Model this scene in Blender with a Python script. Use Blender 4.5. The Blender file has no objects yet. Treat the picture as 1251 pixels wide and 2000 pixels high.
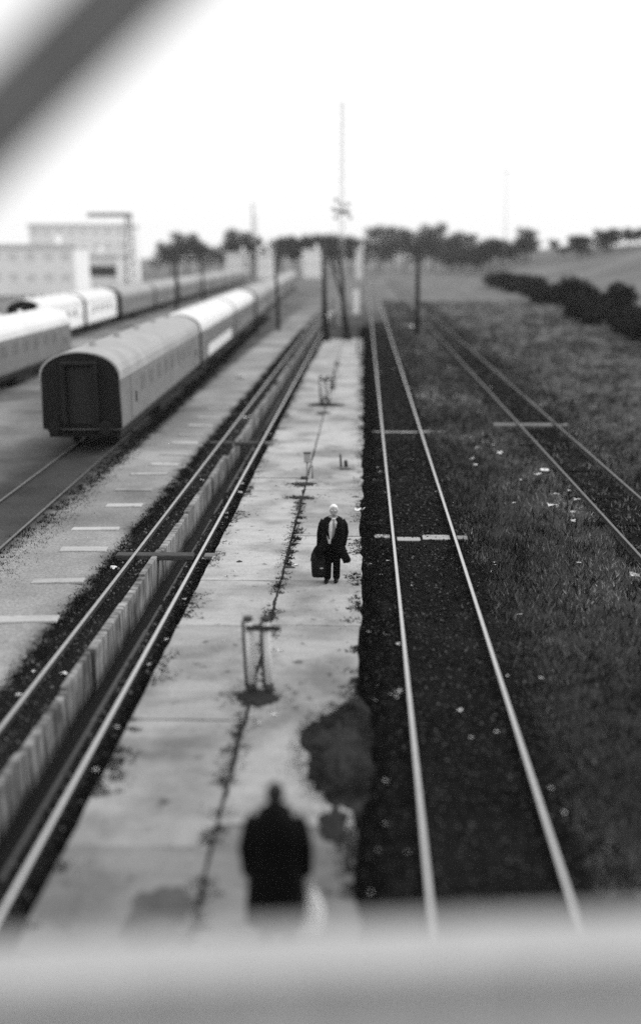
import bpy, bmesh, math, random
import numpy as np
from mathutils import Vector, Matrix, noise as mnoise
R = math.radians
random.seed(11); rng = np.random.default_rng(11)
SC = bpy.context.scene
COL = SC.collection

# ---------------------------------------------------------------- camera
cam_d = bpy.data.cameras.new('camera'); cam = bpy.data.objects.new('camera', cam_d); COL.objects.link(cam)
cam_d.sensor_fit = 'VERTICAL'; cam_d.sensor_height = 36.0; cam_d.lens = 36.0
cam.location = (0, 0, 6.69); cam.rotation_euler = (R(90 - 14.04), 0, R(2.39))
cam_d.clip_start = 0.05; cam_d.clip_end = 6000
cam_d.dof.use_dof = True; cam_d.dof.focus_distance = 24.0; cam_d.dof.aperture_fstop = 0.165
SC.camera = cam
# ---------------------------------------------------------------- sky: even white overcast
SUN_AZ, SUN_EL = 72.0, 38.0          # degrees clockwise from the line of the tracks, above the horizon
w = bpy.data.worlds.new('World'); SC.world = w; w.use_nodes = True
nt = w.node_tree; nt.nodes.clear()
sky = nt.nodes.new('ShaderNodeTexSky'); sky.sky_type = 'NISHITA'; sky.sun_disc = False
sky.sun_elevation = R(SUN_EL); sky.sun_rotation = R(SUN_AZ); sky.dust_density = 4.0
bw = nt.nodes.new('ShaderNodeRGBToBW'); nt.links.new(sky.outputs[0], bw.inputs[0])
mixw = nt.nodes.new('ShaderNodeMix'); mixw.data_type = 'FLOAT'; mixw.inputs[0].default_value = 0.93
mixw.inputs[3].default_value = 10.4
nt.links.new(bw.outputs[0], mixw.inputs[2])
bg = nt.nodes.new('ShaderNodeBackground'); bg.inputs[1].default_value = 0.11
nt.links.new(mixw.outputs[0], bg.inputs[0])
wo = nt.nodes.new('ShaderNodeOutputWorld'); nt.links.new(bg.outputs[0], wo.inputs[0])
sd = bpy.data.lights.new('sun', 'SUN'); sun = bpy.data.objects.new('sun', sd); COL.objects.link(sun)
sd.energy = 1.5; sd.angle = R(11); sd.color = (1, 1, 1)
dirv = Vector((math.sin(R(SUN_AZ)) * math.cos(R(SUN_EL)), math.cos(R(SUN_AZ)) * math.cos(R(SUN_EL)), math.sin(R(SUN_EL))))
sun.rotation_euler = dirv.to_track_quat('Z', 'Y').to_euler()
SC.view_settings.view_transform = 'Standard'; SC.view_settings.look = 'None'
SC.view_settings.exposure = 0.0; SC.view_settings.gamma = 1.0
SC.view_settings.use_curve_mapping = False
SC.cycles.volume_bounces = 1; SC.cycles.max_bounces = 6
SC.render.engine = 'CYCLES'
SC.cycles.use_denoising = False      # the residual noise stands in for the grain of the film

# ---------------------------------------------------------------- materials
MATS = {}
def nodes_of(name):
    m = bpy.data.materials.new(name); m.use_nodes = True
    t = m.node_tree; b = t.nodes['Principled BSDF']
    return m, t, b
def N(t, kind, **kw):
    n = t.nodes.new(kind)
    for k, v in kw.items(): setattr(n, k, v)
    return n
def ramp(t, fac, stops):
    r = N(t, 'ShaderNodeValToRGB'); e = r.color_ramp.elements
    while len(e) < len(stops): e.new(0.5)
    for el, (p, v) in zip(e, stops): el.position = p; el.color = (v, v, v, 1)
    t.links.new(fac, r.inputs[0]); return r.outputs[0]
def mul(t, a, b):
    m = N(t, 'ShaderNodeMath', operation='MULTIPLY')
    for i, v in enumerate((a, b)):
        if isinstance(v, (int, float)): m.inputs[i].default_value = v
        else: t.links.new(v, m.inputs[i])
    return m.outputs[0]
def coords(t, kind='Object', scale=(1, 1, 1)):
    c = N(t, 'ShaderNodeTexCoord'); mp = N(t, 'ShaderNodeMapping'); mp.inputs['Scale'].default_value = scale
    if kind == 'World':
        g = N(t, 'ShaderNodeNewGeometry'); t.links.new(g.outputs['Position'], mp.inputs[0])
    else: t.links.new(c.outputs[kind], mp.inputs[0])
    return mp.outputs[0]
def tnoise(t, vec, sc, det=6, rough=.6):
    n = N(t, 'ShaderNodeTexNoise'); n.inputs['Scale'].default_value = sc; n.inputs['Detail'].default_value = det
    n.inputs['Roughness'].default_value = rough; t.links.new(vec, n.inputs['Vector']); return n.outputs[0]
def bump(t, b, h, s=.3, d=.02):
    n = N(t, 'ShaderNodeBump'); n.inputs['Strength'].default_value = s; n.inputs['Distance'].default_value = d
    t.links.new(h, n.inputs['Height']); t.links.new(n.outputs[0], b.inputs['Normal'])
def mat(name, v, rough=.8, var=.25, sc=3.0, metal=0.0, scale=(1, 1, 1), bmp=.25, spec=.3, kind='Object'):
    """plain grey material with uneven tone and fine relief"""
    m, t, b = nodes_of(name)
    vec = coords(t, kind, scale)
    n = tnoise(t, vec, sc)
    c = ramp(t, n, [(.25, max(v * (1 - var), .002)), (.75, min(v * (1 + var), .95))])
    t.links.new(c, b.inputs['Base Color'])
    b.inputs['Roughness'].default_value = rough; b.inputs['Metallic'].default_value = metal
    b.inputs['Specular IOR Level'].default_value = spec
    if bmp: bump(t, b, tnoise(t, vec, sc * 8, 4), bmp)
    MATS[name] = m; return m
def island_mat(name, lo, hi, rough=.95, spec=.03):
    m, t, b = nodes_of(name); g = N(t, 'ShaderNodeNewGeometry')
    c = ramp(t, g.outputs['Random Per Island'], [(0, lo), (.75, lo + (hi - lo) * .3), (1, hi)])
    t.links.new(c, b.inputs['Base Color']); b.inputs['Roughness'].default_value = rough
    b.inputs['Specular IOR Level'].default_value = spec
    MATS[name] = m; return m

def concrete(name, base, stain, kind='World'):
    m, t, b = nodes_of(name)
    v = coords(t, kind); vs = coords(t, kind, (.22, 1.6, 1))
    fine = ramp(t, tnoise(t, v, 26, 6, .7), [(.3, .72), (.7, 1.15)])
    big = ramp(t, tnoise(t, v, .55, 5, .6), [(.34, stain), (.56, 1.0), (.8, 1.1)])
    strk = ramp(t, tnoise(t, vs, 2.6, 5, .65), [(.3, .86), (.6, 1.05)])
    spots = ramp(t, tnoise(t, v, 3.4, 3, .5), [(.26, .35), (.36, 1.0)])
    oi = N(t, 'ShaderNodeObjectInfo'); sv = ramp(t, oi.outputs['Random'], [(0, .84), (1, 1.1)])
    c = mul(t, mul(t, mul(t, mul(t, fine, big), mul(t, strk, spots)), sv), base)
    t.links.new(c, b.inputs['Base Color']); b.inputs['Roughness'].default_value = .85
    b.inputs['Specular IOR Level'].default_value = .25
    bump(t, b, tnoise(t, v, 30, 5), .35, .01); MATS[name] = m; return m
concrete('concrete', .43, .5)
concrete('dark_or_vignette_concrete', .25, .5)  # this and the next tone carry vignette darkening for the nearer platform slabs
concrete('mid_vignette_concrete', .33, .5)
concrete('pale_concrete', .46, .8)
mat('bridge_concrete', .41, .85, .12, 5)
mat('bridge_deck', .24, .9, .2, 7)
mat('bridge_steel', .14, .6, .25, 4)
mat('rail_rust', .035, .75, .4, 9)
mat('rail_top', .55, .32, .15, 14, metal=.9, bmp=.05)
mat('timber', .06, .9, .5, 5, scale=(1, 6, 6))
mat('pale_timber', .16, .9, .4, 5, scale=(1, 6, 6))
mat('sleeper_dark', .008, .95, .5, 6, spec=.03)
mat('pit_floor', .008, .7, .5, 2)
mat('coat_black', .0035, .85, .3, 20, spec=.12, bmp=.15)
mat('bag_black', .0035, .7, .3, 12, spec=.25, bmp=.1)
mat('skin', .30, .6, .08, 10, bmp=.05)
mat('white_hair', .88, .7, .06, 30, bmp=.3)
mat('dark_hair', .012, .6, .3, 30, bmp=.3)
mat('shirt', .80, .8, .04, 8, bmp=.1)
mat('grey_tie', .2, .6, .2, 20, bmp=.1)
mat('shoe', .004, .6, .2, 10, spec=.15)
mat('buckle', .8, .25, .05, 10, metal=1.0, bmp=0)
mat('plastic_bag', .88, .5, .08, 6)
mat('paper', .85, .8, .06, 5)
mat('post_paint', .6, .6, .25, 4, scale=(1, 1, .4))
mat('post_dark', .04, .8, .4, 6)
mat('mast_steel', .03, .6, .4, 3)
mat('pole_wood', .035, .9, .4, 3, scale=(4, 4, .4))
mat('mast_pale', .5, .6, .2, 3)
mat('mast_grey', .26, .6, .3, 3)
mat('coach_side', .195, .5, .16, 1.2, bmp=.1)
mat('coach_side_light', .22, .5, .16, 1.2, bmp=.1)
mat('coach_side_dark', .07, .6, .2, 1.2, bmp=.1)
mat('coach_pane', .145, .4, .2, 1.2, bmp=0)
mat('coach_end', .005, .7, .3, 2)
mat('coach_door_end', .014, .6, .3, 2)
mat('roof_grey', .34, .55, .2, .9)
mat('roof_pale', .72, .5, .12, .9)
mat('panel_white', .7, .55, .1, 2)
mat('under_black', .010, .8, .4, 3)
mat('glass_dark', .05, .1, .2, 2, spec=.6, bmp=0)
mat('wall_pale', .8, .8, .1, .5)
mat('wall_white', .92, .7, .06, .5)
mat('wall_grey', .34, .8, .15, .5)
mat('pane_grey', .7, .4, .1, 1, bmp=0)
mat('roof_dark', .06, .8, .3, .8)
mat('bark', .05, .95, .4, 6)
island_mat('twigs', .03, .11)
island_mat('bush_leaf', .010, .045)
island_mat('weed_leaf', .012, .07)
island_mat('field_grass', .06, .42)
t = MATS['field_grass'].node_tree; b = t.nodes['Principled BSDF']; src = b.inputs['Base Color'].links[0].from_socket
pt = ramp(t, tnoise(t, coords(t, 'World', (1, .5, 1)), .22, 4, .6), [(.36, .28), (.52, .8), (.66, 1.9)])
t.links.new(mul(t, src, pt), b.inputs['Base Color'])
island_mat('dark_grass', .006, .04)
island_mat('cinder', .006, .12)
island_mat('ballast', .015, .20)
mat('hill_grass', .13, .95, .55, .05, kind='World', bmp=0)
mat('dirt', .08, .95, .5, 3)
mat('soil', .016, .95, .5, 3)

# streaked wall of the pit
m, t, b = nodes_of('pit_wall'); v = coords(t, 'World', (1, 5.5, .35)); v2 = coords(t, 'World')
c = mul(t, mul(t, ramp(t, tnoise(t, v, 2.2, 6, .7), [(.38, .10), (.5, .6), (.66, 1.15)]), ramp(t, tnoise(t, v2, 1.0, 4), [(.34, .3), (.6, 1.1)])), .37)
t.links.new(c, b.inputs['Base Color']); b.inputs['Roughness'].default_value = .85
bump(t, b, tnoise(t, v, 6, 5), .4, .02); MATS['pit_wall'] = m

# ground: sandy yard left of the pit, dark cinders about the running track, rough grass field right
m, t, b = nodes_of('ground_earth')
g = N(t, 'ShaderNodeNewGeometry'); sx = N(t, 'ShaderNodeSeparateXYZ'); t.links.new(g.outputs['Position'], sx.inputs[0])
vw = coords(t, 'World')
wob = N(t, 'ShaderNodeMath', operation='MULTIPLY_ADD'); t.links.new(tnoise(t, vw, .7, 5, .65), wob.inputs[0]); wob.inputs[1].default_value = 1.1
t.links.new(sx.outputs[0], wob.inputs[2])
mr = N(t, 'ShaderNodeMapRange'); mr.inputs[1].default_value = -30; mr.inputs[2].default_value = 30; t.links.new(wob.outputs[0], mr.inputs[0])
def gx(x): return (x + .55 + 30) / 60
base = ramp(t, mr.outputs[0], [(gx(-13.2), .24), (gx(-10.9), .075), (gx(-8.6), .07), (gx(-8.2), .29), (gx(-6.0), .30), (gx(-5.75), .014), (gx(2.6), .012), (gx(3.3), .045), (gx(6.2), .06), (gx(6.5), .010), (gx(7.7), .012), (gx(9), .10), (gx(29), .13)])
patch = ramp(t, tnoise(t, vw, .16, 5, .6), [(.30, .45), (.5, .95), (.68, 1.5)])
grit = ramp(t, tnoise(t, vw, 14, 6, .75), [(.3, .6), (.7, 1.35)])
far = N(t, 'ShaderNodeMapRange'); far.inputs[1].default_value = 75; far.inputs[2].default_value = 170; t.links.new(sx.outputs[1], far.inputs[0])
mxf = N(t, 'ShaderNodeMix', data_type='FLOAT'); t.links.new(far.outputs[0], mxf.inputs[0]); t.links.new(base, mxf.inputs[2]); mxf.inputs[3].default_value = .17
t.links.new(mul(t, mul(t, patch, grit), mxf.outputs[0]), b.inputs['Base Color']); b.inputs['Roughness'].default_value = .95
b.inputs['Specular IOR Level'].default_value = .02
bump(t, b, tnoise(t, vw, 12, 6, .7), .6, .05); MATS['ground_earth'] = m

# ---------------------------------------------------------------- mesh helpers
def link(o, parent=None):
    COL.objects.link(o)
    if parent is not None: o.parent = parent
    return o
def tag(o, label=None, cat=None, group=None, kind=None):
    if label: o['label'] = label
    if cat: o['category'] = cat
    if group: o['group'] = group
    if kind: o['kind'] = kind
    return o
def empty(name, loc=(0, 0, 0), rz=0.0):
    o = bpy.data.objects.new(name, None); o.location = loc; o.rotation_euler = (0, 0, rz); o.empty_display_size = .2
    return link(o)
def from_bm(name, bm, material, parent=None, smooth=False):
    me = bpy.data.meshes.new(name)
    bmesh.ops.recalc_face_normals(bm, faces=bm.faces)
    bm.to_mesh(me); bm.free()
    if smooth:
        for p in me.polygons: p.use_smooth = True
    me.materials.append(MATS[material])
    return link(bpy.data.objects.new(name, me), parent)
def from_arrays(name, verts, faces_n, faces, material, parent=None, smooth=False):
    """verts (n,3), every face with faces_n corners"""
    me = bpy.data.meshes.new(name); verts = np.asarray(verts, dtype=np.float32); faces = np.asarray(faces, dtype=np.int32)
    me.vertices.add(len(verts)); me.vertices.foreach_set('co', verts.ravel())
    nf = len(faces); me.loops.add(nf * faces_n); me.loops.foreach_set('vertex_index', faces.ravel())
    me.polygons.add(nf); me.polygons.foreach_set('loop_start', np.arange(nf, dtype=np.int32) * faces_n)
    me.update(calc_edges=True)
    if smooth: me.polygons.foreach_set('use_smooth', np.ones(nf, dtype=bool))
    me.materials.append(MATS[material])
    return link(bpy.data.objects.new(name, me), parent)
def box(bm, x0, x1, y0, y1, z0, z1, mtx=None, bev=0.0):
    vs = [bm.verts.new(p) for p in ((x0, y0, z0), (x1, y0, z0), (x1, y1, z0), (x0, y1, z0), (x0, y0, z1), (x1, y0, z1), (x1, y1, z1), (x0, y1, z1))]
    fs = [bm.faces.new([vs[i] for i in f]) for f in ((0, 3, 2, 1), (4, 5, 6, 7), (0, 1, 5, 4), (1, 2, 6, 5), (2, 3, 7, 6), (3, 0, 4, 7))]
    if bev:
        es = list({e for f in fs for e in f.edges})
        r = bmesh.ops.bevel(bm, geom=es, offset=bev, segments=1, affect='EDGES')
        vs = list({v for f in r['faces'] for v in f.verts} | {v for v in vs if v.is_valid})
    if mtx is not None: bmesh.ops.transform(bm, matrix=mtx, verts=[v for v in vs if v.is_valid])
def bx(name, dims, material, parent=None, bev=0.0, mtx=None):
    bm = bmesh.new(); box(bm, *dims, mtx=mtx, bev=bev); return from_bm(name, bm, material, parent)
def tube(bm, pts, rad, seg=10, cap=True):
    """tapered tube along points"""
    pts = [Vector(p) for p in pts]; rings = []
    if not hasattr(rad, '__len__'): rad = [rad] * len(pts)
    for i, p in enumerate(pts):
        d = (pts[min(i + 1, len(pts) - 1)] - pts[max(i - 1, 0)]).normalized()
        a = d.orthogonal().normalized() if i == 0 else (prev - d * prev.dot(d)).normalized()
        prev = a; b2 = d.cross(a)
        rings.append([bm.verts.new(p + (a * math.cos(k * 2 * math.pi / seg) + b2 * math.sin(k * 2 * math.pi / seg)) * rad[i]) for k in range(seg)])
    for r0, r1 in zip(rings, rings[1:]):
        for k in range(seg): bm.faces.new((r0[k], r0[(k + 1) % seg], r1[(k + 1) % seg], r1[k]))
    if cap: bm.faces.new(rings[0][::-1]); bm.faces.new(rings[-1])
def tb(name, pts, rad, material, parent=None, seg=10):
    bm = bmesh.new(); tube(bm, pts, rad, seg); return from_bm(name, bm, material, parent, smooth=True)
def ball(bm, c, r, seg=12, sc=(1, 1, 1)):
    m = Matrix.Translation(Vector(c)) @ Matrix.Diagonal((r * sc[0], r * sc[1], r * sc[2], 1))
    bmesh.ops.create_uvsphere(bm, u_segments=seg, v_segments=max(6, seg * 2 // 3), radius=1, matrix=m)
def copy_tree(o, parent=None):
    c = o.copy(); COL.objects.link(c); c.parent = parent
    for ch in list(o.children): copy_tree(ch, c)
    return c

# ---------------------------------------------------------------- the ground
def axis(parts):
    out = []
    for a, b2, s in parts: out += list(np.arange(a, b2 - 1e-6, s))
    return np.array(out + [parts[-1][1]])
ys = axis([(-60, 0, 12), (0, 60, .5), (60, 130, 2), (130, 400, 15), (400, 3000, 200)])
def ground_part(xs):
    X, Y = np.meshgrid(xs, ys)
    Z = np.interp(X, [-60, -8.4, -8.1, -5.9, -5.6, -3.6, -3.45, -.05, .1, 3.1, 5.8, 8.6, 20, 34], [-.12, -.12, -.07, -.06, -.13, -.13, -.32, -.32, -.11, -.12, -.2, -.14, -.05, .1])
    for i in range(X.shape[0]):
        if Y[i, 0] > 130: continue
        for j in range(X.shape[1]):
            x = X[i, j]
            if -40 < x < 40:
                k = .012 if x < -5.6 else (.02 if x < 3.0 else .06)
                Z[i, j] += k * mnoise.noise((x * 1.7, Y[i, j] * 1.3, 0))
    return X, Y, Z
XL = axis([(-3000, -400, 650), (-400, -40, 60), (-40, -14, 3), (-14, -5.6, .6), (-5.6, -4.75, .17)])
XR = axis([(-4.05, -3.45, .1), (-3.45, -.05, 1.7), (-.05, 3.2, .25), (3.2, 12, .5), (12, 40, 2), (40, 400, 60), (400, 3000, 650)])
V, Fc, off = [], [], 0
for xs in (XL, XR):
    X, Y, Z = ground_part(xs); n = len(xs); V.append(np.stack([X, Y, Z], -1).reshape(-1, 3))
    I = np.arange(len(ys) * n).reshape(len(ys), n) + off
    Fc.append(np.stack([I[:-1, :-1], I[:-1, 1:], I[1:, 1:], I[1:, :-1]], -1).reshape(-1, 4)); off += len(ys) * n
# the pit only runs to y = 130; beyond it the two halves are bridged
yi = int(np.searchsorted(ys, 130)); nL, nR = len(XL), len(XR)
a = np.arange(yi, len(ys) - 1); oR = len(ys) * nL
Fc.append(np.stack([a * nL + nL - 1, oR + a * nR, oR + (a + 1) * nR, (a + 1) * nL + nL - 1], -1))
gr = from_arrays('ground', np.concatenate(V), 4, np.concatenate(Fc), 'ground_earth', smooth=True); tag(gr, kind='structure')

# grassy rise beyond the hedge at the right
hx = axis([(26, 100, 3), (100, 900, 50)]); hy = axis([(-20, 300, 8), (300, 1400, 50)])
X, Y = np.meshgrid(hx, hy)
s = np.clip((X - 27) / 62, 0, 1); Z = (s * s * (3 - 2 * s)) * 10.5 - .3
for i in range(X.shape[0]):
    for j in range(X.shape[1]): Z[i, j] += 1.3 * s[i, j] * mnoise.noise((X[i, j] * .03, Y[i, j] * .02, 3))
I = np.arange(X.size).reshape(X.shape)
tag(from_arrays('hill', np.stack([X, Y, Z], -1).reshape(-1, 3), 4, np.stack([I[:-1, :-1], I[:-1, 1:], I[1:, 1:], I[1:, :-1]], -1).reshape(-1, 4), 'hill_grass', smooth=True), kind='structure')
def hill_z(x, y):
    s = min(max((x - 27) / 62, 0), 1); return (s * s * (3 - 2 * s)) * 10.5 - .3 + 1.3 * s * mnoise.noise((x * .03, y * .02, 3))

# ---------------------------------------------------------------- platform of cast slabs
plat = empty('platform'); tag(plat, kind='structure')
TOP = -.03
def slab(x0, x1, y0, y1, ragr=0.0):
    bm = bmesh.new(); pts = []
    def edge(p, q, n, j):
        for i in range(n):
            f = i / n; x = p[0] + (q[0] - p[0]) * f; y = p[1] + (q[1] - p[1]) * f
            pts.append((x + random.uniform(-j, j), y + random.uniform(-j, j)))
    nx = 5; ny = max(4, int((y1 - y0) / .4))
    edge((x0, y0), (x1, y0), nx, .012); edge((x1, y0), (x1, y1), ny, .012 + ragr); edge((x1, y1), (x0, y1), nx, .012); edge((x0, y1), (x0, y0), ny, .015)
    dz = random.uniform(-.012, .012); tx = random.uniform(-.004, .004); ty = random.uniform(-.003, .003)
    tv = [bm.verts.new((x, y, TOP + dz + tx * (x - x0) + ty * (y - y0))) for x, y in pts]
    bv = [bm.verts.new((x, y, -.30)) for x, y in pts]
    bm.faces.new(tv)
    for i in range(len(tv)): bm.faces.new((tv[i], bv[i], bv[(i + 1) % len(tv)], tv[(i + 1) % len(tv)]))
    return from_bm('slab', bm, 'dark_or_vignette_concrete' if y1 < 11.5 else ('mid_vignette_concrete' if y1 < 18.3 else 'concrete'), plat)  # slabs darken in steps towards the camera: lens vignette painted into the concrete
JL = [4.2, 7.6, 10.6, 14.0, 18.0, 20.75, 25.6, 31.2, 35.5, 40.6, 45.4, 50.5, 56, 61, 66.2, 71.5, 77, 82, 87]
JR = [4.2, 8.4, 11.1, 18.1, 20.85, 24.4, 29.6, 34.0, 40.3, 44.0, 48.6, 53.4, 58.5, 64, 69, 74.5, 80, 87]
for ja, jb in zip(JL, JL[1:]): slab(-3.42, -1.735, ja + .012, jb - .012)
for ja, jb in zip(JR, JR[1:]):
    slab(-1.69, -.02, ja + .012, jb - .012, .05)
bx('bedding', (-3.40, -.06, 4.3, 86.8, -.31, -.075), 'soil', plat)

def joint_soil(xc, y0, y1, wmax, seed):
    bm = bmesh.new(); prev = None; n = int((y1 - y0) / .09)
    for i in range(n + 1):
        y = y0 + (y1 - y0) * i / n; q = mnoise.noise((y * .55, seed, 0)) * .6 + mnoise.noise((y * 2.4, seed, 3)) * .5 + .42 + .35 * mnoise.noise((y * 9, seed, 1))
        wd = max(.012, wmax * q); xo = xc + .05 * mnoise.noise((y * .8, seed, 9)) + .03 * mnoise.noise((y * 6, seed, 5))
        ring = [bm.verts.new((xo - wd * (1 + .5 * mnoise.noise((y * 7, 1, seed))), y, TOP + .004)), bm.verts.new((xo, y, TOP + .016 + .012 * q)), bm.verts.new((xo + wd * (1 + .5 * mnoise.noise((y * 7, 5, seed))), y, TOP + .004))]
        if prev:
            for k in range(2): bm.faces.new((prev[k], prev[k + 1], ring[k + 1], ring[k]))
        prev = ring
    return from_bm('joint_soil', bm, 'soil', plat, True)
joint_soil(-1.71, 5, 29.5, .055, 2); joint_soil(-1.75, 49.0, 67.5, .10, 5); joint_soil(-1.71, 31.6, 38, .03, 9)
# ---------------------------------------------------------------- tracks
RP = [(-.070, -.165), (.070, -.165), (.070, -.152), (.016, -.135), (.010, -.045), (.034, -.036), (.036, -.006), (.028, 0), (-.028, 0), (-.036, -.006), (-.034, -.036), (-.010, -.045), (-.016, -.135), (-.070, -.152)]
def rail(parent, x, y0, y1, top='rail_top', sag=0.004):
    bm = bmesh.new(); prev = None; n = max(2, int((y1 - y0) / 6)); tp = []
    for i in range(n + 1):
        y = y0 + (y1 - y0) * i / n; dx = sag * mnoise.noise((x, y * .08, 1)); dz = sag * mnoise.noise((x, y * .1, 7))
        ring = [bm.verts.new((x + px + dx, y, pz + dz)) for px, pz in RP]; tp.append((x + dx, y, dz))
        if prev:
            for k in range(len(RP)): bm.faces.new((prev[k], prev[(k + 1) % len(RP)], ring[(k + 1) % len(RP)], ring[k]))
        else: bm.faces.new(ring)
        prev = ring
    bm.faces.new(prev[::-1])
    r = from_bm('rail', bm, 'rail_rust', parent)
    bm = bmesh.new(); prev = None
    for (x, y, z) in tp:
        ring = [bm.verts.new((x + px, y, z + pz)) for px, pz in ((-.034, -.004), (-.027, .003), (.027, .003), (.034, -.004))]
        if prev:
            for k in range(3): bm.faces.new((prev[k], prev[k + 1], ring[k + 1], ring[k]))
        prev = ring
    from_bm('running_surface', bm, top, r)
    return r
mat('rail_top_mid', .42, .4, .2, 10, metal=.8, bmp=.1)
mat('rail_top_dull', .16, .5, .3, 10, metal=.6, bmp=.1)
tr = empty('railway_track', (1.525, 6, -.16)); tag(tr, 'shiny railway track running straight beside the right edge of the platform', 'railway track', 'railway tracks')
for x in (-.755, .755): rail(tr, x, -3, 420).location.z = .16
for k in range(80):
    y = 1.2 + k * .66
    if abs(y + 6 - 24.7) < .4 or abs(y + 6 - 40.4) < .4: continue
    sl = bx('sleeper', (-1.2 + random.uniform(-.05, .05), 1.2, y - .11, y + .11, -.05, .028 + random.uniform(-.02, .012)), 'sleeper_dark', tr)
for x0, x1, y0, y1, mt in ((-1.22, -.82, 18.55, 18.85, 'pale_concrete'), (-.66, -.08, 18.30, 18.62, 'concrete'), (-.64, -.10, 18.72, 18.95, 'sleeper_dark'), (-.02, .66, 18.45, 18.85, 'concrete'), (.83, 1.1, 18.5, 18.8, 'concrete'),
                           (-1.2, -.82, 34.2, 34.5, 'pale_concrete'), (-.66, .64, 34.2, 34.45, 'concrete'), (.83, 1.75, 34.35, 34.6, 'pale_concrete')):
    bx('sleeper_piece', (x0, x1, y0, y1, -.05, .075), mt, tr, bev=.012)
tl = empty('railway_track', (-4.49, 6, -.16)); tag(tl, 'railway track carried over the open inspection pit left of the platform', 'railway track', 'railway tracks')
for x in (-.755, .755): rail(tl, x, -3, 300, 'rail_top' if x > 0 else 'rail_top_mid').location.z = .16
t3 = empty('railway_track', (7.15, 6, -.16)); tag(t3, 'dull overgrown railway track in the rough grass at right', 'railway track', 'railway tracks')
for x in (-.755, .755): rail(t3, x, -3, 300, 'rail_top_dull').location.z = .17
for k in range(14):
    y = 12 + k * 4.0 + random.uniform(-.8, .8)
    bx('sleeper', (-1.3, 1.3, y - .13, y + .13, -.1, .03), 'sleeper_dark', t3)
bx('sleeper', (-1.75, 1.35, 36.2, 36.65, -.1, .085), 'dark_or_vignette_concrete', t3, bev=.02)
AZ = R(1.9)      # the sidings fan out a little to the left
def siding(x35, y0, y1, label):
    t_ = empty('railway_track', (x35, 35, -.16), AZ); tag(t_, label, 'railway track', 'railway tracks')
    for x in (-.755, .755): rail(t_, x, y0 - 35, y1 - 35, 'rail_top_dull').location.z = .1
    for k in range(30):
        y = y0 - 35 + .5 + k * .95
        if y > -2: break
        bx('sleeper', (-1.25, 1.25, y - .12, y + .12, -.1, .02), 'sleeper_dark', t_)
    return t_
siding(-9.75, 8, 330, 'rusty siding track running under the nearest row of coaches')
siding(-18.95, 20, 330, 'siding track under the lone pale roofed wagon at the left edge')
siding(-24.0, 40, 330, 'siding track under the farthest row of wagons')

# ---------------------------------------------------------------- inspection pit between the rails of the left track
pit = empty('inspection_pit', (-4.4, 0, -1.1)); tag(pit, 'long open inspection pit with streaked pale wall between left track rails', 'inspection pit')
y = 2.0
while y < 129:
    L = random.uniform(1.0, 2.8) if y < 75 else 6.0
    y1 = min(y + L, 130); tz = random.choice((-.06, -.02, .0, .02, .05, .07)); lx = random.uniform(-.035, .035)
    bx('wall_panel', (-.44, -.30 + lx, y + .012, y1 - .012, 0, 1.0 + tz), 'pit_wall', pit, bev=.015)
    y = y1
y = 2.0
while y < 129:
    y1 = min(y + (4.0 if y < 75 else 9), 130)
    bx('side_wall', (.345 + random.uniform(-.01, .01), .42, y + .01, y1 - .01, 0, .985 + random.uniform(-.02, .01)), 'timber', pit, bev=.015); y = y1
bx('pit_base', (-.40, .40, 1.9, 130.2, -.06, .27), 'pit_floor', pit)
for k, (yb, d) in enumerate(((22.65, .0), (37.4, .02))):
    b_ = empty('timber_beam', (-4.5, yb, -.17), R(1.0)); tag(b_, ('thick dark timber beam across the pit, nearer to the camera' if k == 0 else 'dark timber beam across the pit with short posts below, farther one'), 'beam', 'timber beams across the pit')
    bx('beam', (-1.18, .62, -.14, .14, .03, .155), 'timber', b_, bev=.015)
    bx('beam_end', (.86, 1.16, -.13, .13, .03, .15), 'pale_timber', b_, bev=.02)
    for xx in (-.26, .0, .25) if k else (-.3,): bx('post', (xx - .06, xx + .06, -.1, .06, -.9, .025), 'timber', b_)

# ---------------------------------------------------------------- footbridge the view is taken from
fb = empty('footbridge', (-.132, 3.137, 4.42), R(6.4)); tag(fb, 'pale concrete footbridge edge in the foreground with a grey diagonal brace overhead', 'footbridge')
bx('coping', (-9, 9, -.28, 0, -.30, 0), 'bridge_concrete', fb, bev=.012)
bx('walkway', (-9, 9, -3.9, -.285, -.34, -.10), 'bridge_deck', fb)
bx('rear_coping', (-9, 9, -4.19, -3.905, -.30, 0), 'bridge_concrete', fb, bev=.012)
bx('edge_beam', (-9, 9, -.16, -.04, -.75, -.303), 'bridge_steel', fb)
for xx in (-3.72, 6.2):
    bx('post', (xx - .07, xx + .07, -.19, -.05, .003, 3.42), 'bridge_steel', fb)
    bx('rear_post', (xx - .07, xx + .07, -4.12, -3.98, .003, 3.42), 'bridge_steel', fb)
bx('top_beam', (-9, 9, -.21, -.03, 3.423, 3.62), 'bridge_steel', fb)
bx('rear_top_beam', (-9, 9, -4.14, -3.96, 3.423, 3.62), 'bridge_steel', fb)
bp = Vector((-3.6, -.144, .161)); tpv = Vector((.0, -.144, 3.419))
d = (tpv - bp); L = d.length; ang = math.atan2(d.z, d.x)
bx('diagonal_brace', (0, L, -.05, .05, -.108, .108), 'bridge_steel', fb, mtx=Matrix.Translation(bp) @ Matrix.Rotation(-ang, 4, 'Y'))

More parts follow.
